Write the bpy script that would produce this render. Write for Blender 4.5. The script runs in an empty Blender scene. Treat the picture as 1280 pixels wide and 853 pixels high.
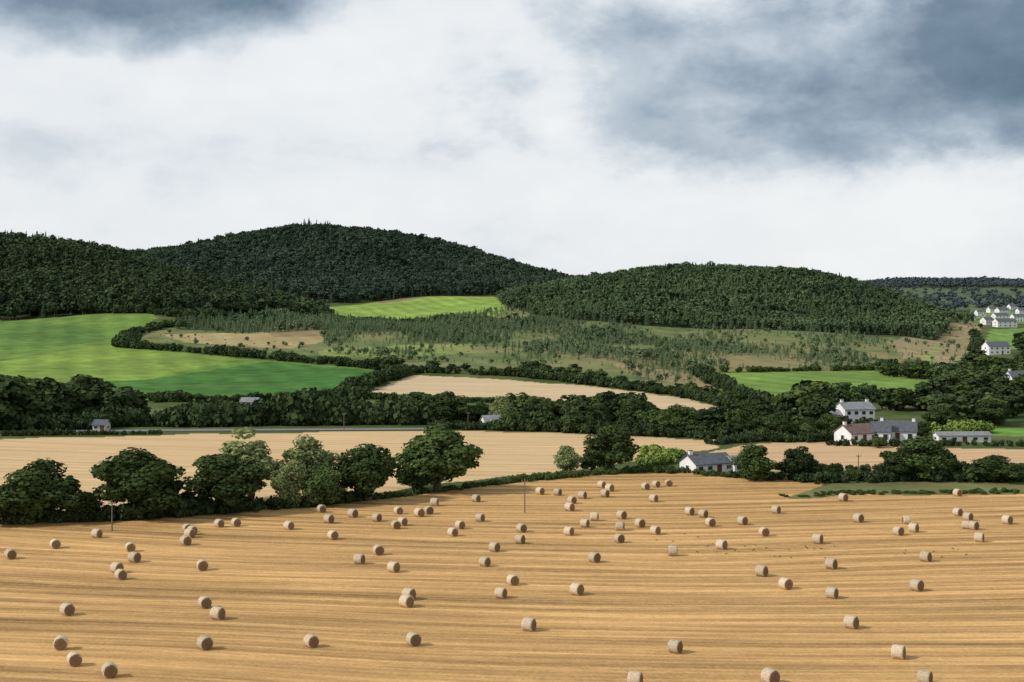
import bpy, math, random
import numpy as np
from mathutils import Vector
RNG=np.random.default_rng(7); random.seed(7)
F=1758.0; H=33.0; YH=370.0
scene=bpy.context.scene
scene.view_settings.view_transform='Standard'; scene.view_settings.look='None'; scene.view_settings.exposure=0
def link(o): scene.collection.objects.link(o); return o
# ---------------------------------------------------------------- terrain elevation
PK=[-300,0,100,200,300,400,500,600,700,800,900,1000,1100,1200,1300,1600]
ST={600:[455,455,455,456,458,460,462,463,464,466,468,468,467,466,466,466],
900:[397,397,396,396,402,408,410,412,414,418,420,423,428,434,436,436],
1080:[362,362,364,372,390,402,404,402,398,398,402,406,412,420,424,424],
1250:[312,309,314,342,372,394,394,386,370,358,352,356,374,408,410,410],
1400:[314,311,317,345,372,388,376,370,356,342,336,342,366,400,398,398],
1650:[345,340,340,345,350,350,350,355,365,372,375,380,388,392,388,388],
1950:[350,340,330,318,289,279,294,314,350,385,388,388,388,387,385,385],
2400:[385,385,375,370,350,345,350,360,380,385,385,385,385,383,382,382],
3200:[374,374,374,374,374,374,374,374,374,374,374,374,373,373,373,373],
4000:[372,372,372,372,372,372,372,372,372,372,371,368,350,350,353,355],
5200:[374]*16, 16000:[370.8]*16}
PXG=np.arange(-2600,3901,20.0)
ND=600; D0=40.0; D1=16000.0
DG=np.geomspace(D0,D1,ND); LR=math.log(D1/D0)/(ND-1)
sd=[40,345,450]; sz=[np.zeros(len(PXG))]*3
for d in sorted(ST):
    r=np.interp(PXG,PK,ST[d]); sd.append(d); sz.append(H-(r-YH)/F*d)
SZ=np.array(sz)
ZG=np.array([np.interp(DG,sd,SZ[:,i]) for i in range(len(PXG))])
def blur(a,s,ax):
    k=np.exp(-0.5*(np.arange(-3*s,3*s+1)/s)**2); k/=k.sum(); n=3*s
    pad=[(0,0),(0,0)]; pad[ax]=(n,n); b=np.pad(a,pad,mode='edge')
    return np.apply_along_axis(lambda v:np.convolve(v,k,'valid'),ax,b)
ZG=blur(blur(ZG,3,1),2,0)
def zfun(x,y):
    x=np.asarray(x,float); y=np.asarray(y,float)
    px=640+F*x/np.maximum(y,150.0)
    i=np.clip((px-PXG[0])/20.0,0,len(PXG)-1.001); j=np.clip(np.log(np.maximum(y,D0)/D0)/LR,0,ND-1.001)
    i0=i.astype(int); j0=j.astype(int); a=i-i0; b=j-j0
    z=(ZG[i0,j0]*(1-a)+ZG[i0+1,j0]*a)*(1-b)+(ZG[i0,j0+1]*(1-a)+ZG[i0+1,j0+1]*a)*b
    amp=np.clip((y-420)/500,0.0,1.0)
    z=z+0.22*np.sin(x/37.+1)*np.cos(y/29.)+amp*(1.6*np.sin(x/61.+y/83.)+1.2*np.sin(x/33.-y/47.+2)+0.8*np.cos(x/19.+y/23.))
    return z
DR=np.geomspace(60,6500,5000)
def survey(px,row):
    """ground point seen at a bearing / depression from the lookout -> world x,y,z"""
    u=(px-640)/F; m=(row-YH)/F
    g=H-m*DR-zfun(u*DR,DR); k=np.argmax(g<=0)
    if g[k]>0: k=len(DR)-1
    if k>0:
        t=g[k-1]/(g[k-1]-g[k]+1e-9); d=DR[k-1]+(DR[k]-DR[k-1])*min(max(t,0),1)
    else: d=DR[k]
    return float(u*d),float(d),float(zfun(u*d,d))
def plan(px,d): return ((px-640)/F*d,d)
def line_world(pts,n=5):
    out=[]
    for (a,b) in zip(pts[:-1],pts[1:]):
        for t in np.linspace(0,1,n,endpoint=False):
            s=survey(a[0]+(b[0]-a[0])*t,a[1]+(b[1]-a[1])*t); out.append(s[:2])
    out.append(survey(*pts[-1])[:2]); return np.array(out)
def poly_world(pts): return line_world(pts+[pts[0]],4)[:-1]
def inpoly(x,y,P):
    ins=np.zeros(x.shape,bool); n=len(P); P=np.asarray(P)
    bb=(x>=P[:,0].min())&(x<=P[:,0].max())&(y>=P[:,1].min())&(y<=P[:,1].max())
    xs=x[bb]; ys=y[bb]; r=np.zeros(xs.shape,bool)
    for i in range(n):
        x1,y1=P[i]; x2,y2=P[(i+1)%n]
        if y1==y2: continue
        c=((y1>ys)!=(y2>ys))&(xs<(x2-x1)*(ys-y1)/(y2-y1)+x1); r^=c
    ins[bb]=r; return ins
# ---------------------------------------------------------------- node helper
class NB:
    def __init__(s,nt): s.nt=nt; nt.nodes.clear()
    def n(s,t,ins=None,**p):
        nd=s.nt.nodes.new(t)
        for k,v in p.items(): setattr(nd,k,v)
        for k,v in (ins or {}).items(): s.set(nd.inputs[k],v)
        return nd
    def set(s,i,v):
        if isinstance(v,bpy.types.NodeSocket): s.nt.links.new(v,i)
        elif v is not None:
            if isinstance(v,tuple) and len(v)==4 and i.type=='VECTOR': v=v[:3]
            i.default_value=v
    def m(s,op,a,b=None,c=None,clamp=False):
        nd=s.nt.nodes.new('ShaderNodeMath'); nd.operation=op; nd.use_clamp=clamp
        for i,v in enumerate((a,b,c)):
            if v is not None: s.set(nd.inputs[i],v)
        return nd.outputs[0]
    def noise(s,vec,scale,detail=4,rough=.55,dist=0.):
        return s.n('ShaderNodeTexNoise',{'Vector':vec,'Scale':scale,'Detail':detail,'Roughness':rough,'Distortion':dist}).outputs[0]
    def comb(s,x,y,z=0.): return s.n('ShaderNodeCombineXYZ',{0:x,1:y,2:z}).outputs[0]
    def sep(s,v):
        o=s.n('ShaderNodeSeparateXYZ',{0:v}).outputs; return o[0],o[1],o[2]
    def mr(s,v,a,b,c=0.,d=1.): return s.n('ShaderNodeMapRange',{'Value':v,'From Min':a,'From Max':b,'To Min':c,'To Max':d}).outputs[0]
    def mix(s,f,a,b,bt='MIX'):
        nd=s.nt.nodes.new('ShaderNodeMix'); nd.data_type='RGBA'; nd.blend_type=bt
        s.set(nd.inputs[0],f); s.set(nd.inputs[6],a); s.set(nd.inputs[7],b); return nd.outputs[2]
    def scale(s,c,f):
        nd=s.nt.nodes.new('ShaderNodeVectorMath'); nd.operation='SCALE'; s.set(nd.inputs[0],c); s.set(nd.inputs[3],f); return nd.outputs[0]
    def out(s,col,rough=.9,spec=.1,normal=None):
        b=s.n('ShaderNodeBsdfPrincipled',{'Base Color':col,'Roughness':rough,'Specular IOR Level':spec})
        if normal is not None: s.set(b.inputs['Normal'],normal)
        o=s.n('ShaderNodeOutputMaterial'); s.nt.links.new(b.outputs[0],o.inputs[0]); return b
def newmat(name):
    m=bpy.data.materials.new(name); m.use_nodes=True; return m,NB(m.node_tree)
def C(r,g,b): return (r,g,b,1.)
def simple(name,col,var=.15,scale=2.,rough=.8,spec=.2):
    m,b=newmat(name); p=b.n('ShaderNodeTexCoord').outputs['Object']
    f=b.mr(b.noise(p,scale,5),.3,.7,1-var,1+var); b.out(b.scale(C(*col),f),rough,spec); return m
def foliage(name,dark,light,pscale=.02,rvar=.5,trans=.0,pw=.3):
    m,b=newmat(name)
    sh=b.n('ShaderNodeAttribute',attribute_name='shade').outputs['Fac']
    rnd=b.n('ShaderNodeObjectInfo').outputs['Random']
    pos=b.n('ShaderNodeNewGeometry').outputs['Position']
    nz=b.mr(b.noise(pos,pscale,3),.38,.62)
    f=b.m('ADD',b.m('MULTIPLY',sh,.5),b.m('ADD',b.m('MULTIPLY',rnd,rvar*.5),b.m('MULTIPLY',nz,pw)),clamp=True)
    col=b.mix(f,C(*dark),C(*light))
    p=b.n('ShaderNodeBsdfDiffuse',{0:col}); s_=p.outputs[0]
    if trans>0:
        t=b.n('ShaderNodeBsdfTranslucent',{0:col}); s_=b.n('ShaderNodeMixShader',{0:trans,1:s_,2:t.outputs[0]}).outputs[0]
    o=b.n('ShaderNodeOutputMaterial'); b.nt.links.new(s_,o.inputs[0]); return m
# ---------------------------------------------------------------- land sheet
cols=np.concatenate([np.arange(-2500,-200,50.),np.arange(-200,1480,2.5),np.arange(1480,3800,50.)])
deps=np.concatenate([np.arange(-400,100,20.),58014/(np.arange(945,500,-1.)-370),np.arange(447,1600,3.),np.arange(1600,2600,9.),np.geomspace(2600,15500,90)])
U,Dp=np.meshgrid((cols-640)/F,deps); X=U*np.maximum(Dp,150.); Y=Dp; Z=zfun(X,Y)
nr,nc=X.shape; V=np.stack([X,Y,Z],-1).reshape(-1,3)
idx=np.arange(nr*nc).reshape(nr,nc)
Q=np.stack([idx[:-1,:-1],idx[:-1,1:],idx[1:,1:],idx[1:,:-1]],-1).reshape(-1,4)
me=bpy.data.meshes.new('terrain'); me.vertices.add(len(V)); me.vertices.foreach_set('co',V.ravel().astype(np.float32))
me.loops.add(Q.size); me.loops.foreach_set('vertex_index',Q.ravel().astype(np.int32))
me.polygons.add(len(Q)); me.polygons.foreach_set('loop_start',np.arange(0,Q.size,4,dtype=np.int32))
me.polygons.foreach_set('use_smooth',np.ones(len(Q),bool)); me.update(calc_edges=True)
land=np.tile(np.array([.055,.085,.025]),(len(V),1)); kind=np.tile(np.array([0,.6,.3]),(len(V),1))
x=V[:,0];y=V[:,1]
wx=x+.9*np.sin(y/4.1+x/7.3)+.7*np.sin(y/2.2-x/3.); wy=y+.9*np.sin(x/5.3)+.8*np.cos(x/2.7+y/9)
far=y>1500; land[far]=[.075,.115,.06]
def paint(P,col,k): 
    s=inpoly(wx,wy,P); land[s]=col; kind[s]=k
def fp(pl): return [plan(*p) for p in pl]
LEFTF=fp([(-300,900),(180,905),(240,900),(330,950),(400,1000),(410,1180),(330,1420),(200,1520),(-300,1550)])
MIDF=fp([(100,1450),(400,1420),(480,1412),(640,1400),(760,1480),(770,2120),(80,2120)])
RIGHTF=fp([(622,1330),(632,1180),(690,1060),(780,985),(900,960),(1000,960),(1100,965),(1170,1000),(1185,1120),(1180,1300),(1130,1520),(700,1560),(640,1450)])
NEAR=[(-300,668),(0,656),(150,650),(300,640),(450,627),(600,608),(700,597),(830,590),(900,594),(1030,603),(1010,614),(985,623),(1100,619),(1300,617),(1600,617)]
nf=[survey(*p)[:2] for p in NEAR]+[(350,120),(350,-380),(-350,-380),(-350,120)]
paint(nf,[.56,.335,.135],[1,0,0])
paint(poly_world([(-200,550),(0,549),(250,543),(500,539),(700,541),(890,550),(900,556),(830,574),(700,589),(590,600),(450,618),(300,632),(150,641),(0,647),(-200,655)]),[.62,.43,.23],[.4,0,0])
paint(poly_world([(890,562),(960,554),(1060,552),(1150,560),(1300,562),(1300,587),(1180,590),(960,590),(900,578)]),[.58,.385,.215],[.4,0,0])
paint(poly_world([(985,622),(1040,604),(1100,599),(1300,598),(1300,616),(1100,618)]),[.14,.15,.06],[0,1,.4])
paint(poly_world([(-200,391),(0,391),(190,389),(196,398),(150,430),(280,446),(490,464),(430,490),(200,500),(0,500),(-200,500)]),[.13,.215,.042],[0,1,0])
paint(poly_world([(-100,402),(0,400),(110,408),(140,424),(60,436),(-100,440)]),[.095,.18,.04],[0,1,0])
paint(poly_world([(-100,462),(0,452),(130,432),(300,448),(190,474),(0,484),(-100,490)]),[.18,.265,.05],[0,1,0])
paint(poly_world([(-100,490),(0,484),(190,474),(335,452),(485,465),(430,492),(200,502),(-100,502)]),[.055,.15,.03],[0,1,0])
paint(poly_world([(200,406),(400,402),(640,382),(700,386),(800,402),(1120,422),(1130,455),(1100,465),(860,465),(905,492),(840,486),(650,463),(500,457),(420,446),(280,438),(160,424)]),[.115,.15,.055],[0,1,.7])
paint(poly_world([(700,428),(820,436),(950,446),(1110,440),(1110,462),(870,462),(760,452),(690,442)]),[.18,.165,.075],[0,1,1])
paint(poly_world([(200,418),(300,416),(410,413),(425,424),(360,436),(230,428)]),[.38,.29,.14],[0,.6,.5])
paint(poly_world([(330,410),(410,410),(420,420),(340,422)]),[.25,.18,.10],[0,.8,.5])
paint(poly_world([(400,437),(500,432),(590,430),(600,441),(500,447),(400,445)]),[.22,.27,.08],[0,.8,.5])
paint(poly_world([(760,452),(800,458),(870,468),(900,488),(850,480),(790,468)]),[.27,.21,.11],[0,.8,1])
paint(poly_world([(1110,428),(1180,404),(1228,402),(1215,440),(1190,456),(1130,448)]),[.28,.22,.12],[0,.8,.6])
paint(poly_world([(1150,456),(1172,430),(1178,430),(1162,456)]),[.22,.29,.08],[0,1,0])
paint(poly_world([(1225,440),(1238,412),(1290,410),(1290,436)]),[.15,.25,.06],[0,1,0])
paint(poly_world([(458,492),(515,469),(600,473),(750,484),(850,497),(945,519),(850,513),(700,502),(600,497)]),[.60,.45,.27],[.4,0,0])
paint(poly_world([(868,467),(1000,465),(1090,464),(1190,477),(1190,489),(1090,496),(1010,513),(985,514),(930,496)]),[.15,.24,.05],[0,1,0])
paint(fp([(404,1090),(622,1120),(640,1180),(618,1390),(470,1408),(404,1350)]),[.21,.31,.06],[0,1,0])
paint(fp([(470,1375),(500,1370),(540,1405),(475,1408)]),[.22,.15,.09],[0,0,.5])
paint(fp([(1195,1300),(1330,1300),(1330,1700),(1210,1700)]),[.14,.21,.07],[0,1,0])
paint(poly_world([(1235,536),(1300,536),(1300,546),(1235,545)]),[.14,.28,.05],[0,1,0])
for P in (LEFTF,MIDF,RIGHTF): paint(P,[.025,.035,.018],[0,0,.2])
for nm,a in (('land',land),('kind',kind)):
    at=me.attributes.new(nm,'FLOAT_VECTOR','POINT'); at.data.foreach_set('vector',a.ravel().astype(np.float32))
m,b=newmat('farmland')
pos=b.n('ShaderNodeNewGeometry').outputs['Position']; px_,py_,pz_=b.sep(pos)
la=b.n('ShaderNodeAttribute',attribute_name='land').outputs['Vector']
ks,kg,kc=b.sep(b.n('ShaderNodeAttribute',attribute_name='kind').outputs['Vector'])
warp=b.m('MULTIPLY',b.noise(pos,.008,2,.4),22.)
v=b.m('ADD',b.m('ADD',py_,b.m('MULTIPLY',px_,.07)),b.m('ADD',warp,b.m('MULTIPLY',b.m('MULTIPLY',px_,px_),-.0016)))
l1=b.mr(b.m('SINE',b.m('MULTIPLY',v,2*math.pi/4.4)),.2,1.)
l2=b.mr(b.m('SINE',b.m('MULTIPLY',v,2*math.pi/17.6)),.9,1.)
l3=b.m('SINE',b.m('MULTIPLY',v,2*math.pi/1.1))
st=b.noise(b.comb(b.m('MULTIPLY',px_,.03),b.m('MULTIPLY',v,.62)),1.,5,.65)
st2=b.noise(b.comb(b.m('MULTIPLY',px_,.012),b.m('MULTIPLY',v,.12)),1.,3,.5)
gate=b.mr(b.noise(pos,.025,3),.35,.65,.35,1.)
grain=b.noise(pos,2.6,5,.75)
grain2=b.noise(b.comb(b.m('MULTIPLY',px_,.7),py_),.8,5,.7)
fs=b.m('ADD',1.05,b.m('MULTIPLY',b.m('SUBTRACT',st,.5),1.4))
fs=b.m('SUBTRACT',fs,b.m('MULTIPLY',b.m('MULTIPLY',l1,gate),.38))
fs=b.m('SUBTRACT',fs,b.m('MULTIPLY',l2,.3))
fs=b.m('ADD',fs,b.m('MULTIPLY',l3,.07))
fs=b.m('ADD',fs,b.m('MULTIPLY',b.m('SUBTRACT',grain,.5),1.3))
fs=b.m('ADD',fs,b.m('MULTIPLY',b.m('SUBTRACT',grain2,.5),.7))
fs=b.m('ADD',fs,b.m('MULTIPLY',b.m('SUBTRACT',st2,.5),.8))
fs=b.m('ADD',1.,b.m('MULTIPLY',b.m('SUBTRACT',fs,1.),ks))
big=b.mr(b.noise(pos,.025,6,.68),.3,.7,.72,1.28); med=b.mr(b.noise(pos,.14,5,.7),.3,.7,.68,1.32)
gst=b.mr(b.m('SINE',b.m('ADD',b.m('MULTIPLY',px_,.42),b.m('MULTIPLY',py_,.13))),-1.,1.,.90,1.10)
fg=b.m('MULTIPLY',b.m('MULTIPLY',big,med),gst); fg=b.m('ADD',1.,b.m('MULTIPLY',b.m('SUBTRACT',fg,1.),kg))
c0=b.scale(b.scale(la,fs),fg)
brown=b.mix(b.m('MULTIPLY',b.mr(st,.62,.4),b.m('MULTIPLY',ks,.45)),c0,C(.32,.18,.07))
tan=b.mr(b.noise(pos,.022,6,.65),.46,.58)
c1=b.mix(b.m('MULTIPLY',tan,b.m('MULTIPLY',kc,.8)),brown,C(.27,.215,.105))
yel=b.mr(b.noise(pos,.045,5,.65),.45,.7)
c2=b.mix(b.m('MULTIPLY',yel,b.m('MULTIPLY',kg,.28)),c1,C(.22,.25,.075))
bp=b.n('ShaderNodeBump',{'Strength':.4,'Distance':.12,'Height':b.m('ADD',grain,b.m('MULTIPLY',l1,.8))})
b.out(c2,.95,.05,bp.outputs[0])
me.materials.append(m); link(bpy.data.objects.new('terrain',me))
# ---------------------------------------------------------------- vegetation meshes
def rdir(n):
    a=RNG.normal(size=(n,3)); return a/np.linalg.norm(a,axis=1,keepdims=True)
def leaves(cen,rad,n,size,shade,sq=.85):
    w=rad**2; w=w/w.sum(); k=RNG.choice(len(cen),n,p=w); d=rdir(n)
    rr=rad[k]*(.62+.5*RNG.random(n)**.7); p=cen[k]+d*rr[:,None]*np.array([1,1,sq])
    nrm=d+RNG.normal(size=(n,3))*.45+np.array([0,0,.25]); nrm/=np.linalg.norm(nrm,axis=1,keepdims=True)
    t=np.cross(nrm,rdir(n)); t/=np.linalg.norm(t,axis=1,keepdims=True)+1e-9; bt=np.cross(nrm,t)
    s=(size*(.55+.8*RNG.random(n)))[:,None]
    q=np.stack([p-t*s*.5-bt*s*.35,p+t*s*.45-bt*s*.5,p+t*s*.55+bt*s*.4,p-t*s*.4+bt*s*.5],1)
    return q.reshape(-1,3),np.repeat(np.clip(shade[k]+RNG.normal(size=n)*.12,0,1),4)
def tube(p0,p1,r0,r1,seg=7):
    p0=np.array(p0,float);p1=np.array(p1,float);d=p1-p0;d/=np.linalg.norm(d)+1e-9
    a=np.cross(d,[.3,.9,.1]);a/=np.linalg.norm(a);bb=np.cross(d,a);an=np.arange(seg)*2*math.pi/seg
    ring=np.cos(an)[:,None]*a+np.sin(an)[:,None]*bb
    vs=np.vstack([p0+ring*r0,p1+ring*r1]); fs=[(i,(i+1)%seg,seg+(i+1)%seg,seg+i) for i in range(seg)]
    return vs,fs
def build(name,lv,lsh,tubes,mats,extra=None):
    V=[lv] if len(lv) else []; Fc=[];mi=[];sh=[lsh] if len(lv) else [];n=len(lv)
    Fc+= [(i,i+1,i+2,i+3) for i in range(0,n,4)]; mi+=[0]*(n//4)
    if extra is not None:
        ev,ef,es=extra; V.append(ev); Fc+=[tuple(j+n for j in f) for f in ef]; mi+=[0]*len(ef); sh.append(es); n+=len(ev)
    for vs,fs in tubes:
        V.append(vs);Fc+=[tuple(j+n for j in f) for f in fs];mi+=[1]*len(fs);sh.append(np.zeros(len(vs)));n+=len(vs)
    me=bpy.data.meshes.new(name); me.from_pydata(np.vstack(V).tolist(),[],Fc)
    me.polygons.foreach_set('material_index',mi)
    a=me.attributes.new('shade','FLOAT','POINT'); a.data.foreach_set('value',np.concatenate(sh).astype(np.float32))
    for q in mats: me.materials.append(q)
    me.update(); return me
bark=simple('bark',(.09,.07,.05),.3,3.)
def big_tree(name,mat,nclump=56,nleaf=9000,size=.33,airy=False):
    c=[];r=[]
    lob=[(RNG.uniform(-1,1)*2.2,RNG.uniform(-1,1)*2.2,RNG.uniform(-1.8,2.6)) for _ in range(5)]
    for i in range(nclump):
        d=rdir(1)[0]; R=RNG.uniform(.3,.95)**.8 if not airy else RNG.uniform(.3,1.)
        zc=5.0 if not airy else 5.8
        p=np.array([d[0]*3.9*R,d[1]*3.9*R,zc+d[2]*4.7*R]); L=lob[i%5]; p=p*.84+np.array([L[0],L[1],zc+L[2]])*.16
        tp=1-max(0,(p[2]-5.5))/9.-max(0,3.5-p[2])/9.; p[0]*=tp;p[1]*=tp
        c.append(p); r.append(RNG.uniform(.7,1.5) if not airy else RNG.uniform(.5,1.1))
    c=np.array(c);r=np.array(r)
    lv,ls=leaves(c,r,nleaf,size,RNG.random(nclump)*.8+.1)
    tb=[];p=np.array([0,0,-.3]);R=.42
    for k in range(4):
        q=p+np.array([RNG.normal()*.18,RNG.normal()*.18,1.6]); tb.append(tube(p,q,R,R*.78)); p=q;R*=.78
        for _ in range(4):
            e=c[RNG.integers(nclump)]; mid=(p+e)/2+np.array([0,0,-.4]); tb.append(tube(p,mid,R*.5,R*.32,5)); tb.append(tube(mid,e,R*.32,.03,5))
    sx=9.6/(np.percentile(lv[:,0],98.5)-np.percentile(lv[:,0],1.5)); sz_=10.2/lv[:,2].max(); S=np.array([sx,sx,sz_])
    lv=lv*S; lv[:,2]=np.maximum(lv[:,2],.15); tb=[(v_*S,f_) for v_,f_ in tb]
    return build(name,lv,ls,tb,[mat,bark])
def low_tree(name,mat,n=150,size=1.5):
    k=11;c=[];
    for i in range(k):
        d=rdir(1)[0]; c.append([d[0]*2.7,d[1]*2.7,7.3+d[2]*3.0])
    c=np.array(c); r=RNG.uniform(1.5,2.6,k)
    lv,ls=leaves(c,r,n,size,RNG.random(k)*.8)
    return build(name,lv,ls,[tube((0,0,-1),(0,0,7),.35,.15,5)],[mat,bark])
def conifer(name,mat,tiers=9):
    V=[];Fc=[];S=[]
    for t in range(tiers):
        z=1.+t*11./tiers; R=2.7*(1-t/tiers)**.85+.25; k=11
        top=len(V); V.append((0,0,z+2.)); S.append(.2)
        for i in range(k):
            a=2*math.pi*(i+RNG.random()*.5)/k; rr=R*RNG.uniform(.75,1.15); w=.26
            i0=len(V)
            V+= [(math.cos(a-w)*rr*.6,math.sin(a-w)*rr*.6,z+.5),(math.cos(a)*rr,math.sin(a)*rr,z-.3*RNG.random()),(math.cos(a+w)*rr*.6,math.sin(a+w)*rr*.6,z+.5)]
            s=RNG.random(); S+=[s,s,s]
            Fc.append((top,i0,i0+1,i0+2)); 
    return build(name,np.zeros((0,3)),np.zeros(0),[tube((0,0,-.6),(0,0,12.6),.22,.03,5)],[mat,bark],(np.array(V),Fc,np.array(S)))
def bush(name,mat,n=240,size=.34):
    k=9; c=np.array([[RNG.normal()*.38,RNG.normal()*.38,RNG.uniform(.35,1.35)] for _ in range(k)]); r=RNG.uniform(.4,.72,k)
    lv,ls=leaves(c,r,n,size,RNG.random(k)*.8)
    return build(name,lv,ls,[tube((0,0,-.3),(0,0,.9),.08,.04,5)],[mat,bark])
fd=foliage('leaves_dark',(.018,.031,.013),(.078,.112,.038),.03,.5,.15)
fdh=foliage('leaves_hedge',(.016,.028,.014),(.070,.102,.040),.03,.8)
fm=foliage('leaves_mid',(.034,.060,.020),(.125,.175,.055),.03,.5,.15)
fl=foliage('leaves_light',(.13,.17,.06),(.30,.34,.15),.03,.5,.25)
fvl=foliage('leaves_yellow_green',(.10,.16,.03),(.25,.32,.08))
ff=foliage('forest_canopy',(.018,.031,.018),(.072,.104,.046),.010,.8,0,.4)
ffm=foliage('forest_canopy_hazed',(.022,.038,.029),(.070,.102,.062),.010,.8,0,.4)  # centre hill: bluer, lighter leaf tint paints in the haze of distance
ffr=foliage('forest_canopy_young',(.028,.050,.030),(.105,.150,.068),.012,.8,0,.45)
fp_=foliage('plantation_leaves',(.050,.082,.046),(.14,.19,.09),.02,.8,0,.4)
ffar=foliage('far_canopy_hazed',(.060,.085,.092),(.095,.125,.125),.01,.5)  # pale blue distance haze painted into the leaf colour of the farthest trees
def coll(name,meshes):
    c=bpy.data.collections.new(name)
    for i,me_ in enumerate(meshes):
        o=bpy.data.objects.new(f'{name}_{i:02d}',me_); c.objects.link(o)
    return c
S_forest=coll('src_forest',[low_tree('bt%d'%i,ff) for i in range(4)]+[conifer('bc0',ff),conifer('bc1',ff)])
S_forestm=coll('src_forestm',[low_tree('mt%d'%i,ffm) for i in range(4)]+[conifer('mc0',ffm),conifer('mc1',ffm)])
S_young=coll('src_young',[low_tree('yt%d'%i,ffr,130,1.5) for i in range(3)]+[conifer('yc0',ffr),conifer('yc1',ffr)])
S_plant=coll('src_plant',[low_tree('pt0',fp_,110,1.7),conifer('pc0',fp_,6),conifer('pc1',fp_,7),bush('pb0',fp_,100,.5)])
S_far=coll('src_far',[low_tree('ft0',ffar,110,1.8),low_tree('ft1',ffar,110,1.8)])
S_bush=coll('src_bush',[bush('hb%d'%i,fdh) for i in range(3)])
S_bushm=coll('src_bushm',[bush('hm%d'%i,fm) for i in range(3)])
S_bushl=coll('src_bushl',[bush('hl%d'%i,fvl) for i in range(2)])
S_belt=coll('src_belt',[big_tree('belt%d'%i,fdh,30,1400,.68) for i in range(3)]+[big_tree('beltm%d'%i,fm,30,1400,.68) for i in range(2)])
GN={}
def gnode(c):
    if c.name in GN: return GN[c.name]
    ng=bpy.data.node_groups.new('scatter_'+c.name,'GeometryNodeTree')
    ng.interface.new_socket('Geometry',in_out='INPUT',socket_type='NodeSocketGeometry'); ng.interface.new_socket('Geometry',in_out='OUTPUT',socket_type='NodeSocketGeometry')
    N=ng.nodes; gi=N.new('NodeGroupInput'); go=N.new('NodeGroupOutput'); ci=N.new('GeometryNodeCollectionInfo'); ci.inputs[0].default_value=c
    ci.inputs['Separate Children'].default_value=True; ci.inputs['Reset Children'].default_value=True
    ip=N.new('GeometryNodeInstanceOnPoints'); ip.inputs['Pick Instance'].default_value=True
    def na(n,t):
        a=N.new('GeometryNodeInputNamedAttribute'); a.data_type=t; a.inputs[0].default_value=n; return a.outputs['Attribute']
    e=N.new('FunctionNodeEulerToRotation'); L=ng.links
    L.new(na('rot','FLOAT_VECTOR'),e.inputs[0]); L.new(e.outputs[0],ip.inputs['Rotation']); L.new(na('scl','FLOAT_VECTOR'),ip.inputs['Scale']); L.new(na('idx','INT'),ip.inputs['Instance Index'])
    L.new(gi.outputs[0],ip.inputs['Points']); L.new(ci.outputs[0],ip.inputs['Instance']); L.new(ip.outputs[0],go.inputs[0])
    GN[c.name]=ng; return ng
def scatter_obj(name,P,scl,ix,c):
    n=len(P)
    if n==0: return
    me=bpy.data.meshes.new(name); me.vertices.add(n); me.vertices.foreach_set('co',np.asarray(P,np.float32).ravel())
    rot=np.zeros((n,3)); rot[:,2]=RNG.random(n)*6.28; rot[:,0]=RNG.normal(size=n)*.04
    for nm,a in (('scl',scl),('rot',rot)):
        at=me.attributes.new(nm,'FLOAT_VECTOR','POINT'); at.data.foreach_set('vector',np.asarray(a,np.float32).ravel())
    at=me.attributes.new('idx','INT','POINT'); at.data.foreach_set('value',np.asarray(ix,np.int32))
    o=link(bpy.data.objects.new(name,me)); md=o.modifiers.new('scatter','NODES'); md.node_group=gnode(c); return o
def grid(P,sp,jit=.45):
    P=np.asarray(P); gx,gy=np.meshgrid(np.arange(P[:,0].min(),P[:,0].max(),sp),np.arange(P[:,1].min(),P[:,1].max(),sp))
    gx=gx.ravel()+RNG.uniform(-jit,jit,gx.size)*sp; gy=gy.ravel()+RNG.uniform(-jit,jit,gy.size)*sp
    k=inpoly(gx,gy,P); gx=gx[k];gy=gy[k]; return np.stack([gx,gy,zfun(gx,gy)],1)
def mass(name,P,sp,hmin,hmax,c,weights,unit=12.,wf=1.,jit=.45,thin=0.):
    pts=grid(P,sp,jit); hm=1.
    q=np.sin(pts[:,0]/23+pts[:,1]/37)+np.sin(pts[:,0]/11.-pts[:,1]/51.+1)
    if thin>0:
        kq=q+RNG.normal(size=len(pts))*.5>-2+thin*2; pts=pts[kq]; q=q[kq]
        hm=np.clip(1+.25*q,.55,1.6)
    n=len(pts); h=RNG.uniform(hmin,hmax,n)/unit*hm; h*=np.where(RNG.random(n)<.08,1.2,1.); w=h*wf*RNG.uniform(.8,1.3,n)
    w_=np.array(weights,float); ix=RNG.choice(len(w_),n,p=w_/w_.sum()); scatter_obj(name,pts,np.stack([w,w,h],1),ix,c)
    return n
cnt=0
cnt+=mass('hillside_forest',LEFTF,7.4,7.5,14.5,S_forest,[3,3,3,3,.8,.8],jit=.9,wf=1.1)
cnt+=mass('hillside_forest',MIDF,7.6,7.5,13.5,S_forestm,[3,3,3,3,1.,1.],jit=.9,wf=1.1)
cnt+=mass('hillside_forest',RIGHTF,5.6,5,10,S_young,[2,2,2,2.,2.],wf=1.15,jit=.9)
cnt+=mass('hilltop_conifers',fp([(375,1900),(425,1900),(425,1990),(375,1990)]),17,13,18,S_forestm,[0,0,0,0,1,1],wf=.8,jit=.9)
cnt+=mass('hilltop_conifers',fp([(5,1240),(60,1240),(60,1300),(5,1300)]),17,13,17,S_forest,[0,0,0,0,1,1],wf=.8,jit=.9)
PL=[(420,444),(400,404),(520,402),(640,386),(700,389),(800,404),(1110,424),(1120,455),(1090,462),(860,462),(890,482),(840,482),(780,470),(650,458),(600,455),(500,452)]
cnt+=mass('young_plantation',poly_world(PL),5.4,1.6,3.6,S_plant,[2,3,3,3],wf=1.25,jit=.35,thin=.65)
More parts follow.
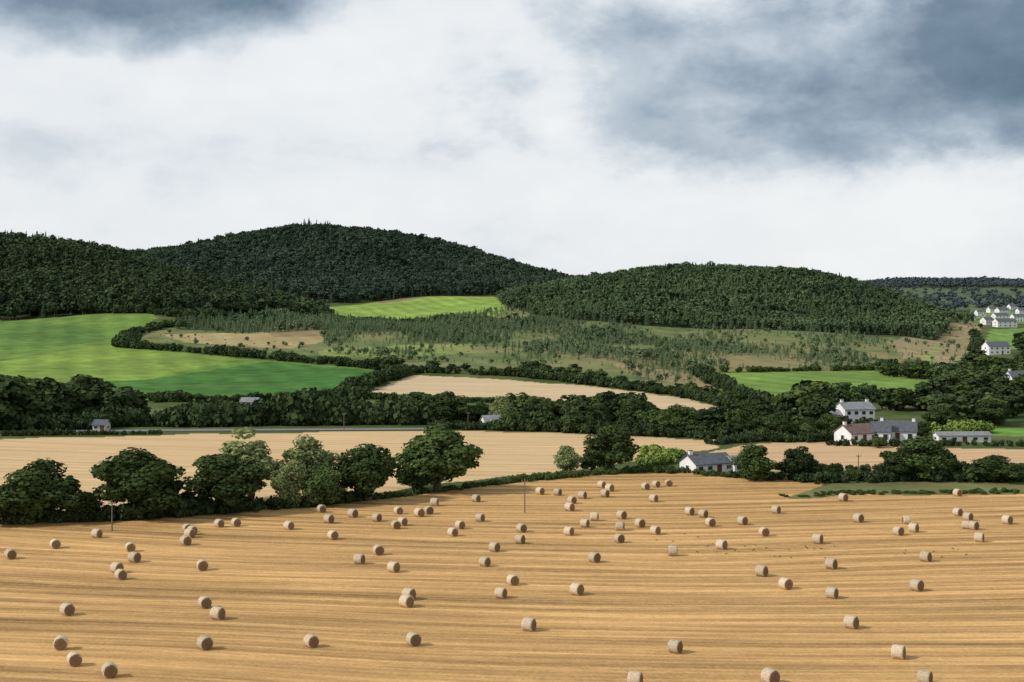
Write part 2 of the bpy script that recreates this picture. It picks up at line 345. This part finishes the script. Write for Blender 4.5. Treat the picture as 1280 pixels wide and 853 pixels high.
cnt+=mass('young_plantation',poly_world([(405,430),(400,404),(520,402),(640,386),(700,392),(740,402),(690,422),(600,428),(500,430)]),4.3,2.6,5.,S_plant,[1,4,4,1],wf=1.1,jit=.3,thin=.25)
cnt+=mass('young_plantation',poly_world([(650,440),(690,420),(760,412),(860,430),(1000,440),(900,447),(780,452)]),5.2,2.4,4.6,S_plant,[2,3,3,2],wf=1.2,jit=.4,thin=.3)
cnt+=mass('young_plantation',poly_world([(215,412),(300,398),(405,398),(440,406),(400,413),(300,418)]),4.4,4,7.,S_plant,[1,3,3,0],wf=1.1)
cnt+=mass('scrub',poly_world([(160,430),(200,415),(420,432),(600,440),(560,455),(420,446),(280,438)]),9,1.2,3.,S_plant,[2,0,0,3],wf=1.4,jit=.9)
cnt+=mass('scrub',poly_world([(1100,462),(1110,430),(1190,404),(1225,404),(1215,450),(1180,470)]),12,1.2,3.5,S_plant,[2,1,1,3],wf=1.3,jit=.9)
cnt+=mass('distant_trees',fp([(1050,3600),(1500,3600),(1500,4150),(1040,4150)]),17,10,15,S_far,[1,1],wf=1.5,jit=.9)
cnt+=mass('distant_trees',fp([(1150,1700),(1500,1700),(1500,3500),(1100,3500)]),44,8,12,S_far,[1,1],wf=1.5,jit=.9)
cnt+=mass('distant_trees',fp([(1185,1180),(1215,1180),(1220,1420),(1185,1420)]),13,7,11,S_young,[2,2,2,1,1])
def hedge(name,pts,h,c,k,width=1.5,sp=1.1,rows=2,gap=0.,unit=2.):
    W=line_world(pts,8)
    seg=np.linalg.norm(np.diff(W,axis=0),axis=1); cum=np.concatenate([[0],np.cumsum(seg)]); n=max(2,int(cum[-1]/sp))
    out=[]
    for r in range(rows):
        s=np.sort(RNG.uniform(0,cum[-1],n)); X_=np.interp(s,cum,W[:,0])+RNG.normal(size=n)*width*.4; Y_=np.interp(s,cum,W[:,1])+RNG.normal(size=n)*width*.4
        out.append(np.stack([X_,Y_],1))
    out=np.vstack(out)
    if gap>0: out=out[(np.sin(out[:,0]/9.)+RNG.normal(size=len(out))*.8)>-2+2*gap]
    n=len(out); z=zfun(out[:,0],out[:,1]); wob=1+.22*np.sin(out[:,0]/11.)+.15*np.sin(out[:,0]/4.3+1)
    hh=h*wob*RNG.uniform(.65,1.15,n)/unit; ww=np.maximum(hh*.9,.5) if unit==2. else hh*RNG.uniform(.9,1.3,n)
    scatter_obj(name,np.stack([out[:,0],out[:,1],z],1),np.stack([ww,ww,hh],1),RNG.integers(0,k,n),c)
hg='hedgerow'
hedge(hg,[(150,434),(200,438),(280,444),(420,456),(490,464)],4.0,S_bush,3,4,1.8)
hedge(hg,[(150,434),(165,420),(200,410),(260,404)],4.2,S_bush,3,5,2.)
hedge(hg,[(0,392),(100,391),(190,392),(260,402),(330,402),(400,400)],6,S_bush,3,6,2.2,3)
hedge(hg,[(400,402),(500,404),(640,400)],4,S_bush,3,5,2.9)
hedge('tree_belt',[(480,466),(540,462),(650,468),(750,479),(850,492),(960,518)],4.6,S_belt,5,4,5,1,unit=10)
hedge(hg,[(490,468),(540,466),(650,471),(750,482),(850,495),(960,521)],3.4,S_bush,3,3,1.5)
hedge(hg,[(430,494),(470,480),(515,468)],3.5,S_bush,3,3,1.5)
hedge(hg,[(455,499),(600,503),(750,514),(940,524)],2.4,S_bush,3,3,1.3)
hedge(hg,[(866,466),(895,480),(930,497),(985,517)],3.2,S_bush,3,3,1.5)
hedge(hg,[(866,466),(1000,464),(1090,463)],2.6,S_bushm,3,3,1.9)
hedge('tree_belt',[(1090,466),(1130,472),(1190,476),(1200,490)],5,S_belt,5,6,5.,2,unit=10)
hedge(hg,[(-60,500),(100,501),(200,502),(300,502),(460,498)],3,S_bush,3,5,1.6,3)
hedge('tall_hedge',[(128,533),(250,533),(400,531),(545,530)],6.2,S_bush,3,2.5,1.3,3)
hedge('tall_hedge',[(128,528),(250,528),(400,526),(545,525)],6.4,S_bush,3,3,1.5,2)
hedge(hg,[(-60,538),(60,537),(128,536)],4,S_bush,3,4,1.2,3)
hedge(hg,[(-60,546),(100,544),(200,543)],1.4,S_bush,3,1,.7,2)
hedge(hg,[(545,536),(620,538),(700,540),(800,544),(880,548),(1000,553),(1040,551)],2.8,S_bush,3,3,1.,3)
hedge(hg,[(0,655),(150,649),(300,640),(450,626)],2.0,S_bush,3,2,.8,3)
hedge(hg,[(450,626),(600,608),(700,597),(800,590)],1.1,S_bushm,3,1.6,.7,2,gap=.3)
hedge(hg,[(800,590),(860,592),(920,597)],1.1,S_bushm,3,2,.7,2)
hedge(hg,[(920,597),(1040,603),(1100,601),(1280,601)],2.0,S_bush,3,3,.8,3)
hedge(hg,[(985,622),(1060,617),(1280,616)],.6,S_bushm,3,2.,.8,2,gap=.6)
hedge(hg,[(930,578),(960,586),(1100,590),(1280,588)],1.5,S_bush,3,2,.8,2)
hedge('garden_hedge',[(805,583),(830,580),(850,574),(810,570)],1.9,S_bushl,2,2,.8,2)
hedge('garden_hedge',[(1165,545),(1200,543),(1225,541)],3.3,S_bushl,2,4,1.,2)
hedge(hg,[(890,556),(960,550),(1030,548)],2.6,S_bush,3,3,.9,3)
hedge(hg,[(1040,557),(1100,558),(1160,557),(1280,558)],1.4,S_bush,3,2,.8,2,gap=.35)
hedge(hg,[(1030,534),(1060,535),(1100,535)],2.0,S_bush,3,3,.9,2)
# tree belts (background masses)
hedge('tree_belt',[(-40,535),(30,533),(120,531)],10.5,S_belt,5,9,3.8,3,unit=10)
hedge('tree_belt',[(505,528),(560,528),(620,530)],7.4,S_belt,5,6,4.,2,unit=10)
hedge('tree_belt',[(640,536),(700,538),(780,540),(880,546),(1000,550)],5.2,S_belt,5,6,3.6,2,unit=10)
hedge('tree_belt',[(640,526),(700,526),(780,527),(870,532),(960,535),(1030,533)],5.6,S_belt,5,6,3.8,3,unit=10)
hedge('tree_belt',[(990,516),(1040,514),(1130,512),(1200,514)],6.,S_belt,5,8,4.3,2,unit=10)
hedge('tree_belt',[(1010,505),(1100,502),(1180,500)],5.5,S_belt,5,8,4.8,2,unit=10)
mass('tree_belt',poly_world([(1160,534),(1165,505),(1185,488),(1200,478),(1290,474),(1340,480),(1340,530),(1240,530)]),12.5,5,8.5,S_belt,[3,3,3,2,2],unit=10,jit=.8,wf=1.15)
mass('tree_belt',poly_world([(1195,478),(1205,462),(1225,456),(1330,452),(1330,474)]),14,4,7,S_belt,[3,3,3,2,2],unit=10,wf=1.2,jit=.8)
mass('tree_belt',poly_world([(1210,446),(1218,412),(1228,408),(1226,446)]),15,4,7,S_belt,[3,3,3,2,2],unit=10,jit=.8)
mass('tree_belt',poly_world([(1262,448),(1268,420),(1340,417),(1340,448)]),22,4,7,S_belt,[3,3,3,2,2],unit=10,jit=.8)
# ---------------------------------------------------------------- individual trees
TM=[big_tree('tree_dark%d'%i,fd) for i in range(5)]; TMm=[big_tree('tree_mid%d'%i,fm) for i in range(3)]
TL=[big_tree('tree_light%d'%i,fl,46,4200,.28,True) for i in range(2)]; TLm=[big_tree('tree_young%d'%i,fl,40,5500,.30) for i in range(1)]
def tree(px,row,top,wpx,meshes,i=0,name='broadleaf_tree'):
    x_,y_,z_=survey(px,row); h=(row-top)*y_/F; w=wpx*y_/F*.90
    o=link(bpy.data.objects.new(name,meshes[i%len(meshes)])); o.location=(x_,y_,z_-.15); s=h/10.2
    o.scale=(w/9.6,w/9.6,s); o.rotation_euler=(0,0,random.uniform(0,6.28)); return o
for i,(a,r,t,w,M_) in enumerate([(8,656,602,54,TM),(50,652,571,86,TM),(102,650,612,46,TM),(175,648,558,104,TM),(282,642,565,92,TM),(310,628,532,92,TL),(232,641,612,32,TM),
 (363,634,573,44,TLm),(384,626,541,72,TL),(402,632,579,52,TMm),(459,626,552,72,TM),(547,614,529,88,TMm),(517,616,567,40,TM),(709,592,556,34,TLm),(762,590,530,62,TM),(740,590,562,28,TM),
 (945,601,554,42,TMm),(1000,599,557,46,TM),(1128,600,556,52,TM),(1152,600,545,60,TMm),(1180,600,563,38,TM),(1242,602,567,54,TM),(1036,600,580,34,TM),(1068,600,585,28,TMm),(1215,601,582,30,TM),(1276,600,577,26,TM),
 (668,534,497,36,TM),(627,533,494,32,TLm),(722,536,500,40,TM),(795,538,497,46,TM),(850,540,504,36,TMm),(560,530,488,50,TM),(930,548,514,36,TM),(965,550,516,40,TMm),(1020,520,490,32,TM),(1175,540,505,34,TM),(1240,532,498,42,TM),(1195,532,522,26,TLm),(1012,548,520,34,TM),(1036,540,516,22,TMm),(1152,548,526,22,TM),(1098,560,544,16,TMm)]):
    tree(a,r,t,w,M_,i)
# ---------------------------------------------------------------- bales
def bale_mesh():
    R=.74;L=.66;seg=40; prof=[(-L,0.02),(-L-.01,.25),(-L,.5),(-L+.02,.66),(-L+.09,.73),(-.4,.745),(-.2,.74),(0,.748),(.2,.74),(.4,.745),(L-.09,.73),(L-.02,.66),(L,.5),(L+.01,.25),(L,.02)]
    V=[];Fc=[]
    for k,(a,r) in enumerate(prof):
        for j in range(seg):
            t=2*math.pi*j/seg; rr=r*(1+RNG.normal()*.012); V.append((a+RNG.normal()*.012,rr*math.cos(t),R-.06+max(rr*math.sin(t),-R+.02)))
    for k in range(len(prof)-1):
        for j in range(seg): Fc.append((k*seg+j,k*seg+(j+1)%seg,(k+1)*seg+(j+1)%seg,(k+1)*seg+j))
    Fc.append(tuple(range(seg))[::-1]); Fc.append(tuple((len(prof)-1)*seg+j for j in range(seg)))
    for _ in range(260): # loose straw strands
        t=RNG.uniform(0,6.28); a=RNG.uniform(-L,L); rr=.745; p=np.array([a,rr*math.cos(t),R-.06+rr*math.sin(t)])
        if p[2]<0: continue
        d=rdir(1)[0]*.1; o=np.array([0,math.cos(t),math.sin(t)])*.04; w=rdir(1)[0]*.012; n=len(V)
        V+=[tuple(p-w),tuple(p+w),tuple(p+d+o+w),tuple(p+d+o-w)]; Fc.append((n,n+1,n+2,n+3))
    me=bpy.data.meshes.new('round_straw_bale'); me.from_pydata(V,[],Fc)
    for p in me.polygons: p.use_smooth=len(p.vertices)==4
    m,b=newmat('baled_straw'); oc=b.n('ShaderNodeTexCoord').outputs['Object']; x_,y_,z_=b.sep(oc)
    zz=b.m('SUBTRACT',z_,.68); rad=b.m('SQRT',b.m('ADD',b.m('MULTIPLY',y_,y_),b.m('MULTIPLY',zz,zz)))
    end=b.m('GREATER_THAN',b.m('ABSOLUTE',x_),.635)
    ang=b.m('ARCTAN2',zz,y_); spiral=b.m('SINE',b.m('ADD',b.m('MULTIPLY',rad,62.),ang))
    wrap=b.m('SINE',b.m('MULTIPLY',x_,70.))
    nz=b.noise(oc,9.,6,.7); nz2=b.noise(b.comb(b.m('MULTIPLY',x_,2.),b.m('MULTIPLY',y_,14.),b.m('MULTIPLY',z_,14.)),1.5,4)
    body=b.mix(b.mr(nz,.35,.65),C(.42,.32,.20),C(.68,.57,.42)); body=b.scale(body,b.m('ADD',1.,b.m('MULTIPLY',wrap,.08)))
    endc_shaded=b.mix(b.mr(b.m('ADD',b.m('MULTIPLY',spiral,.18),nz),.3,.75),C(.12,.07,.035),C(.34,.215,.12))  # spiral straw ends, darkened in colour to carry their shade away from the sun
    rnd=b.n('ShaderNodeObjectInfo').outputs['Random']
    col=b.scale(b.mix(end,body,endc_shaded),b.mr(rnd,0.,1.,.82,1.12))
    bp=b.n('ShaderNodeBump',{'Strength':.6,'Distance':.04,'Height':b.m('ADD',nz,nz2)})
    b.out(col,.9,.1,bp.outputs[0]); me.materials.append(m); me.update(); return me
BM=[bale_mesh(),bale_mesh()]
bales=[(13,693),(69,680),(121,667),(163,684),(168,697),(146,710),(151,718),(84,762),(76,804),(93,824),(137,838),(256,753),(272,767),(256,804),(389,801),(253,707),(232,676),(237,667),(234,660),(240,663),(274,654),(295,653),(361,657),(416,669),(449,699),(473,688),(402,636),(411,649),(441,642),(471,647),(495,656),(503,652),(498,638),(492,709),(524,641),(536,638),(543,628),(511,743),(508,752),(517,799),(566,665),(575,656),(595,623),(600,647),(606,702),(618,684),(626,741),(641,725),(652,660),(650,674),(661,781),(675,614),(697,615),(711,664),(712,634),(721,737),(728,619),(731,654),(743,646),(743,697),(715,625),(756,617),(752,606),(774,673),(775,658),(777,644),(762,610),(800,654),(817,623),(819,663),(807,608),(836,604),(841,689),(862,639),(879,642),(844,808),(794,849),(888,653),(902,681),(928,651),(952,714),(955,665),(970,637),(982,730),(963,846),(1022,674),(1039,705),(1040,741),(1064,778),(1054,622),(1073,648),(1123,664),(1133,650),(1142,660),(1123,815),(1146,732),(1157,696),(1156,847),(1197,640),(1210,646),(1208,656),(1217,657),(1224,672),(1259,650),(1197,616),(820,605)]
for i,(a,r) in enumerate(bales):
    r2=r+ (r-370)*.018
    x_,y_,z_=survey(a,r2); o=link(bpy.data.objects.new('round_straw_bale',BM[i%2])); o.location=(x_,y_,z_)
    s=random.uniform(.80,.89); o.scale=(s,s,s); o.rotation_euler=(0,0,math.radians(-46+random.gauss(0,17)))
# ---------------------------------------------------------------- buildings
white=simple('white_render',(.74,.73,.71),.10,.6,.8); cream=simple('cream_render',(.50,.46,.39),.1,.6)
slate=simple('slate_roof',(.10,.105,.12),.3,1.5,.6); redr=simple('brown_tile_roof',(.17,.11,.095),.3,1.5,.8); greyr=simple('grey_roof',(.22,.22,.23),.2,1.)
glass=simple('window_glass',(.03,.035,.045),.2,1.,.15,.6); frame=simple('window_frame',(.6,.6,.6),.05); doorm=simple('door_paint',(.12,.05,.03),.1)
def mesh_obj(name,V,Fc,mat,par):
    me=bpy.data.meshes.new(name); me.from_pydata(V,[],Fc); me.materials.append(mat); o=link(bpy.data.objects.new(name,me)); o.parent=par; return o
def box(name,c,s,mat,par):
    x0,y0,z0=c; a,bb,cc=[q/2 for q in s]
    V=[(x0+i*a,y0+j*bb,z0+k*cc) for i in(-1,1) for j in(-1,1) for k in(-1,1)]
    return mesh_obj(name,V,[(0,1,3,2),(4,6,7,5),(0,4,5,1),(2,3,7,6),(0,2,6,4),(1,5,7,3)],mat,par)
def gable(par,w,d,h,r,wall,roof,storeys=1,chim=1,nw=3,door=True,ox=0,oy=0,tag=''):
    V=[];
    for sx in(-w/2,w/2): V+=[(sx+ox,-d/2+oy,-.6),(sx+ox,d/2+oy,-.6),(sx+ox,d/2+oy,h),(sx+ox,oy,h+r),(sx+ox,-d/2+oy,h)]
    mesh_obj('walls'+tag,V,[(4,3,2,1,0),(5,6,7,8,9),(0,1,6,5),(1,2,7,6),(4,0,5,9),(2,3,8,7),(3,4,9,8)],wall,par)
    e=.35; sl=r/(d/2)
    for s,nm in((-1,'roof_front'),(1,'roof_back')):
        y1=s*(d/2+e); z1=h-e*sl+.03; a=w/2+.25
        V=[(-a+ox,oy,h+r+.03),(a+ox,oy,h+r+.03),(a+ox,y1+oy,z1),(-a+ox,y1+oy,z1),(-a+ox,oy,h+r+.19),(a+ox,oy,h+r+.19),(a+ox,y1+oy,z1+.16),(-a+ox,y1+oy,z1+.16)]
        mesh_obj(nm+tag,V,[(0,1,2,3),(7,6,5,4),(0,4,5,1),(1,5,6,2),(2,6,7,3),(3,7,4,0)],roof,par)
    for c in range(chim):
        cx=ox+(-w/2+.6 if c==0 else w/2-.6); box('chimney'+tag,(cx,oy,h+r+.2),(.7,.6,1.2),wall,par); box('chimney_cap'+tag,(cx,oy,h+r+.86),(.85,.75,.1),roof,par)
    sh=h/storeys; wh=min(1.25,sh*.5)
    for s in range(storeys):
        for k in range(nw):
            xx=ox-w/2+w*(k+.5)/nw; zz=s*sh+sh*.55
            if door and s==0 and k==nw//2:
                box('door'+tag,(xx,-d/2-.03+oy,min(1.05,h*.42)),(1.,.1,min(2.1,h*.84)),doorm,par); continue
            box('window_frame'+tag,(xx,-d/2-.03+oy,zz),(1.15,.1,wh),frame,par); box('window_pane'+tag,(xx,-d/2-.05+oy,zz),(.95,.1,wh-.2),glass,par)
        for sx in(-1,1):
            box('window_frame_side'+tag,(ox+sx*(w/2+.03),oy,s*sh+sh*.55),(.1,1.1,wh),frame,par); box('window_pane_side'+tag,(ox+sx*(w/2+.05),oy,s*sh+sh*.55),(.1,.9,wh-.2),glass,par)
def bld(name,px,row,rot=0.):
    x_,y_,z_=survey(px,row); e=bpy.data.objects.new(name,None); link(e); e.location=(x_,y_,z_); e.rotation_euler=(0,0,math.radians(rot)); return e,y_/F
e,k=bld('white_two_storey_house',1068,530,12); gable(e,8.2,6.5,4.0,1.5,white,greyr,2,2,4); gable(e,3.6,4.5,2.5,1.1,white,greyr,1,0,1,False,-5.5,.4,'_wing')
e,k=bld('white_cottage',1070,553,30); gable(e,8,5.5,2.3,1.7,white,redr,1,1,3)
e,k=bld('white_farmhouse',1122,551,-16); gable(e,8.2,6,2.5,1.9,white,slate,1,2,3); gable(e,4.2,5.5,2.6,1.8,white,slate,1,0,2,False,-3.6,-3.2,'_wing')
e,k=bld('white_bungalow',883,589,26); gable(e,8.4,5.6,1.7,1.5,white,slate,1,1,4); gable(e,3.8,4.6,1.6,1.1,white,greyr,1,0,2,False,5.6,-1.6,'_wing')
e,k=bld('long_outbuilding',1202,552,3); gable(e,12,4,1.5,.6,white,greyr,1,0,5)
e,k=bld('farm_shed',617,536,15); gable(e,5.4,4.6,2.0,1.2,white,greyr,1,0,2)
e,k=bld('gate_lodge',127,538,-8); gable(e,3.2,3.2,1.5,1.0,cream,slate,1,0,2)
e,k=bld('small_shed',76,512,10); gable(e,5,4,2.2,1.1,white,slate,1,0,3)
e,k=bld('cottage',313,510,-5); gable(e,5.,4,1.9,1.0,cream,greyr,1,0,3)
e,k=bld('village_house',1181,478,8); gable(e,6,5,3.6,1.5,white,slate,2,1,3)
e,k=bld('village_house',1274,492,8); gable(e,8,6,5.5,2,white,slate,2,1,3)
for (a,r,w,h,rt) in [(1245,443,13,4.5,12),(1256,409,19,4.8,16),(1234,406,9,4,20),(1250,400,15,4.5,14),(1272,402,12,5,10),(1253,393,14,4.5,18),(1278,393,12,4,10),(1213,400,8,3.5,12),(1240,391,10,4,15),(1225,395,9,4,8),(1266,387,12,4,15)]:
    e,k=bld('village_house',a,r,rt); gable(e,w,8,h,2.4,white,slate,1 if h<4.2 else 2,1,4)
# ---------------------------------------------------------------- road
W=line_world([(-200,543),(0,540.5),(200,538.5),(400,537.5),(540,536.5)],12)
asph=simple('asphalt',(.17,.17,.17),.15,.5,.9); paintm=simple('road_paint',(.7,.7,.68),.05)
def ribbon(name,W,wd,dz,mat,par=None):
    V=[];Fc=[]
    for i,p in enumerate(W):
        t=W[min(i+1,len(W)-1)]-W[max(i-1,0)]; t=t/np.linalg.norm(t); n=np.array([-t[1],t[0]])
        for s in np.linspace(-.5,.5,5): q=p+n*wd*s; V.append((q[0],q[1],float(zfun(p[0],p[1]))+dz))
    for i in range(len(W)-1):
        for j in range(4): Fc.append((i*5+j,i*5+j+1,(i+1)*5+j+1,(i+1)*5+j))
    return mesh_obj(name,V,Fc,mat,par)
rd=ribbon('country_road',W,5.,.12,asph); ribbon('centre_line',W,.15,.13,paintm,rd)
# ---------------------------------------------------------------- poles
wood=simple('pole_wood',(.16,.12,.09),.2,3.); cer=simple('insulator',(.3,.25,.2))
for (a,r,t) in [(656,641,599),(140,664,626),(331,532,512),(1073,592,568),(585,537,515),(430,538,516)]:
    x_,y_,z_=survey(a,r); hh=(r-t)*y_/F
    V,Fc=tube((0,0,-.3),(0,0,hh),.10,.07,10); tp=[tuple(range(10,20))]
    o=mesh_obj('utility_pole',V.tolist(),Fc+tp,wood,None); o.location=(x_,y_,z_)
    box('crossarm',(0,-.12,hh-.35),(1.,.08,.1),wood,o)
    for q in(-.42,0,.42):
        V,Fc=tube((q,-.12,hh-.29),(q,-.12,hh-.1),.05,.035,8); mesh_obj('insulator',V.tolist(),Fc+[tuple(range(8,16))],cer,o)
# ---------------------------------------------------------------- birds on the stubble
crowm=simple('black_feathers',(.03,.028,.028),.2,5.)
V=[];Fc=[]
def bird(x0,y0,z0,a,s):
    ca,sa=math.cos(a),math.sin(a); n=len(V)
    prof=[(-.28,.02,.16),(-.15,.05,.17),(0,.10,.19),(.12,.09,.23),(.19,.05,.29),(.25,.055,.32),(.30,.035,.32),(.38,.008,.31)]
    for (l,r,h) in prof:
        for j in range(6):
            t=j*math.pi/3; lx=l;ly=r*math.cos(t);lz=h+r*math.sin(t); V.append((x0+s*(lx*ca-ly*sa),y0+s*(lx*sa+ly*ca),z0+s*lz))
    for k in range(len(prof)-1):
        for j in range(6): Fc.append((n+k*6+j,n+k*6+(j+1)%6,n+(k+1)*6+(j+1)%6,n+(k+1)*6+j))
    for ly in(-.04,.04):
        n=len(V)
        for (lx,lz) in((0,.14),(.015,.14),(.015,0),(0,0)): V.append((x0+s*(lx*ca-ly*sa),y0+s*(lx*sa+ly*ca),z0+s*lz))
        Fc.append((n,n+1,n+2,n+3))
for i in range(34):
    a,r=[(930,692),(1000,688),(880,680),(1180,690)][i%4]; a+=random.gauss(0,38); r+=random.gauss(0,6)
    x_,y_,z_=survey(a,r); bird(x_,y_,z_,random.uniform(0,6.28),.62)
mesh_obj('crow_flock',V,Fc,crowm,None)
# ---------------------------------------------------------------- light & sky
SD=Vector((-.72,-.20,.56)).normalized(); el=math.asin(SD.z); az=math.atan2(SD.x,SD.y)
sl=bpy.data.lights.new('sun','SUN'); sl.energy=3.3; sl.angle=math.radians(5); sl.color=(1,.95,.88)
so=link(bpy.data.objects.new('sun',sl)); so.rotation_euler=(-SD).to_track_quat('-Z','Y').to_euler(); so.location=(-100,50,200)
w=bpy.data.worlds.new('World'); scene.world=w; w.use_nodes=True; b=NB(w.node_tree)
sky=b.n('ShaderNodeTexSky'); sky.sky_type='NISHITA'; sky.sun_disc=False; sky.sun_elevation=el; sky.sun_rotation=az
g=b.n('ShaderNodeTexCoord').outputs['Generated']; dx,dy,dz=b.sep(g)
A=b.m('ARCTAN2',dx,dy); hyp=b.m('SQRT',b.m('ADD',b.m('MULTIPLY',dx,dx),b.m('MULTIPLY',dy,dy))); E=b.m('DIVIDE',dz,b.m('MAXIMUM',hyp,.001))
inv=b.m('DIVIDE',1.,b.m('ADD',b.m('MAXIMUM',dz,0.),.16)); P=b.comb(b.m('MULTIPLY',dx,inv),b.m('MULTIPLY',dy,inv),.35)
Qv=b.comb(dx,dy,b.m('MULTIPLY',dz,1.8))
n1=b.noise(P,1.0,6,.5,.3); n2=b.noise(Qv,6.,8,.55,.25); n3=b.noise(Qv,17.,7,.6,.15)
def ell(cx,cy,rx,ry):
    u_=b.m('DIVIDE',b.m('SUBTRACT',A,cx),rx); v_=b.m('DIVIDE',b.m('SUBTRACT',E,cy),ry)
    return b.m('SUBTRACT',1.,b.m('SQRT',b.m('ADD',b.m('MULTIPLY',u_,u_),b.m('MULTIPLY',v_,v_))))
nd=b.m('ADD',b.m('ADD',b.m('MULTIPLY',b.m('SUBTRACT',n1,.5),.55),b.m('MULTIPLY',b.m('SUBTRACT',n2,.5),1.6)),b.m('MULTIPLY',b.m('SUBTRACT',n3,.5),.8))
eA=b.mr(b.m('ADD',ell(.25,.150,.34,.09),b.m('MULTIPLY',nd,.6)),-.02,.40); eD=b.mr(b.m('ADD',ell(.37,.175,.27,.105),b.m('MULTIPLY',nd,.55)),0.,.65)
eB=b.mr(b.m('ADD',ell(-.28,.225,.20,.062),b.m('MULTIPLY',nd,.4)),-.05,.55)
eC=b.mr(ell(-.1,.095,.5,.03),0.,1.)
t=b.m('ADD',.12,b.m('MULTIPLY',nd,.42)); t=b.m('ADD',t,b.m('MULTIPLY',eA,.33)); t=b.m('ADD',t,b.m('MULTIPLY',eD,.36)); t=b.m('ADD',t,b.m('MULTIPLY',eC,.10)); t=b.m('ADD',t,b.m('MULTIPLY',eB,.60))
t=b.m('ADD',t,b.mr(E,.24,.9,0.,.42),clamp=True)  # unseen clouds above the view, darkened to cut the ambient light
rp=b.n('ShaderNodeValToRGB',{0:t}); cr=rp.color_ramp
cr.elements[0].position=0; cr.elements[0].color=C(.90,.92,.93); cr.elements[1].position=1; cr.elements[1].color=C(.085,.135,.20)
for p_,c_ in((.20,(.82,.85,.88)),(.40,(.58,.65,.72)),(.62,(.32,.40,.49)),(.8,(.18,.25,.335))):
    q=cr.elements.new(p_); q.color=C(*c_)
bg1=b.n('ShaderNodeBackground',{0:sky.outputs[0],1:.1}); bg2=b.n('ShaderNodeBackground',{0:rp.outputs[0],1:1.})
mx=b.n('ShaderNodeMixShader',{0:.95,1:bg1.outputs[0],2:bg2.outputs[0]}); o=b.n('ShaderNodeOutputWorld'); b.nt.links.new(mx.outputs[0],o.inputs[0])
# ---------------------------------------------------------------- camera
cd=bpy.data.cameras.new('camera'); cd.sensor_width=36; cd.lens=F/1280*36; cd.shift_y=-(426.5-YH)/1280; cd.clip_end=40000; cd.clip_start=.5
co=link(bpy.data.objects.new('camera',cd)); co.location=(0,0,H); co.rotation_euler=(math.radians(90),0,0); scene.camera=co
print('instances',cnt)
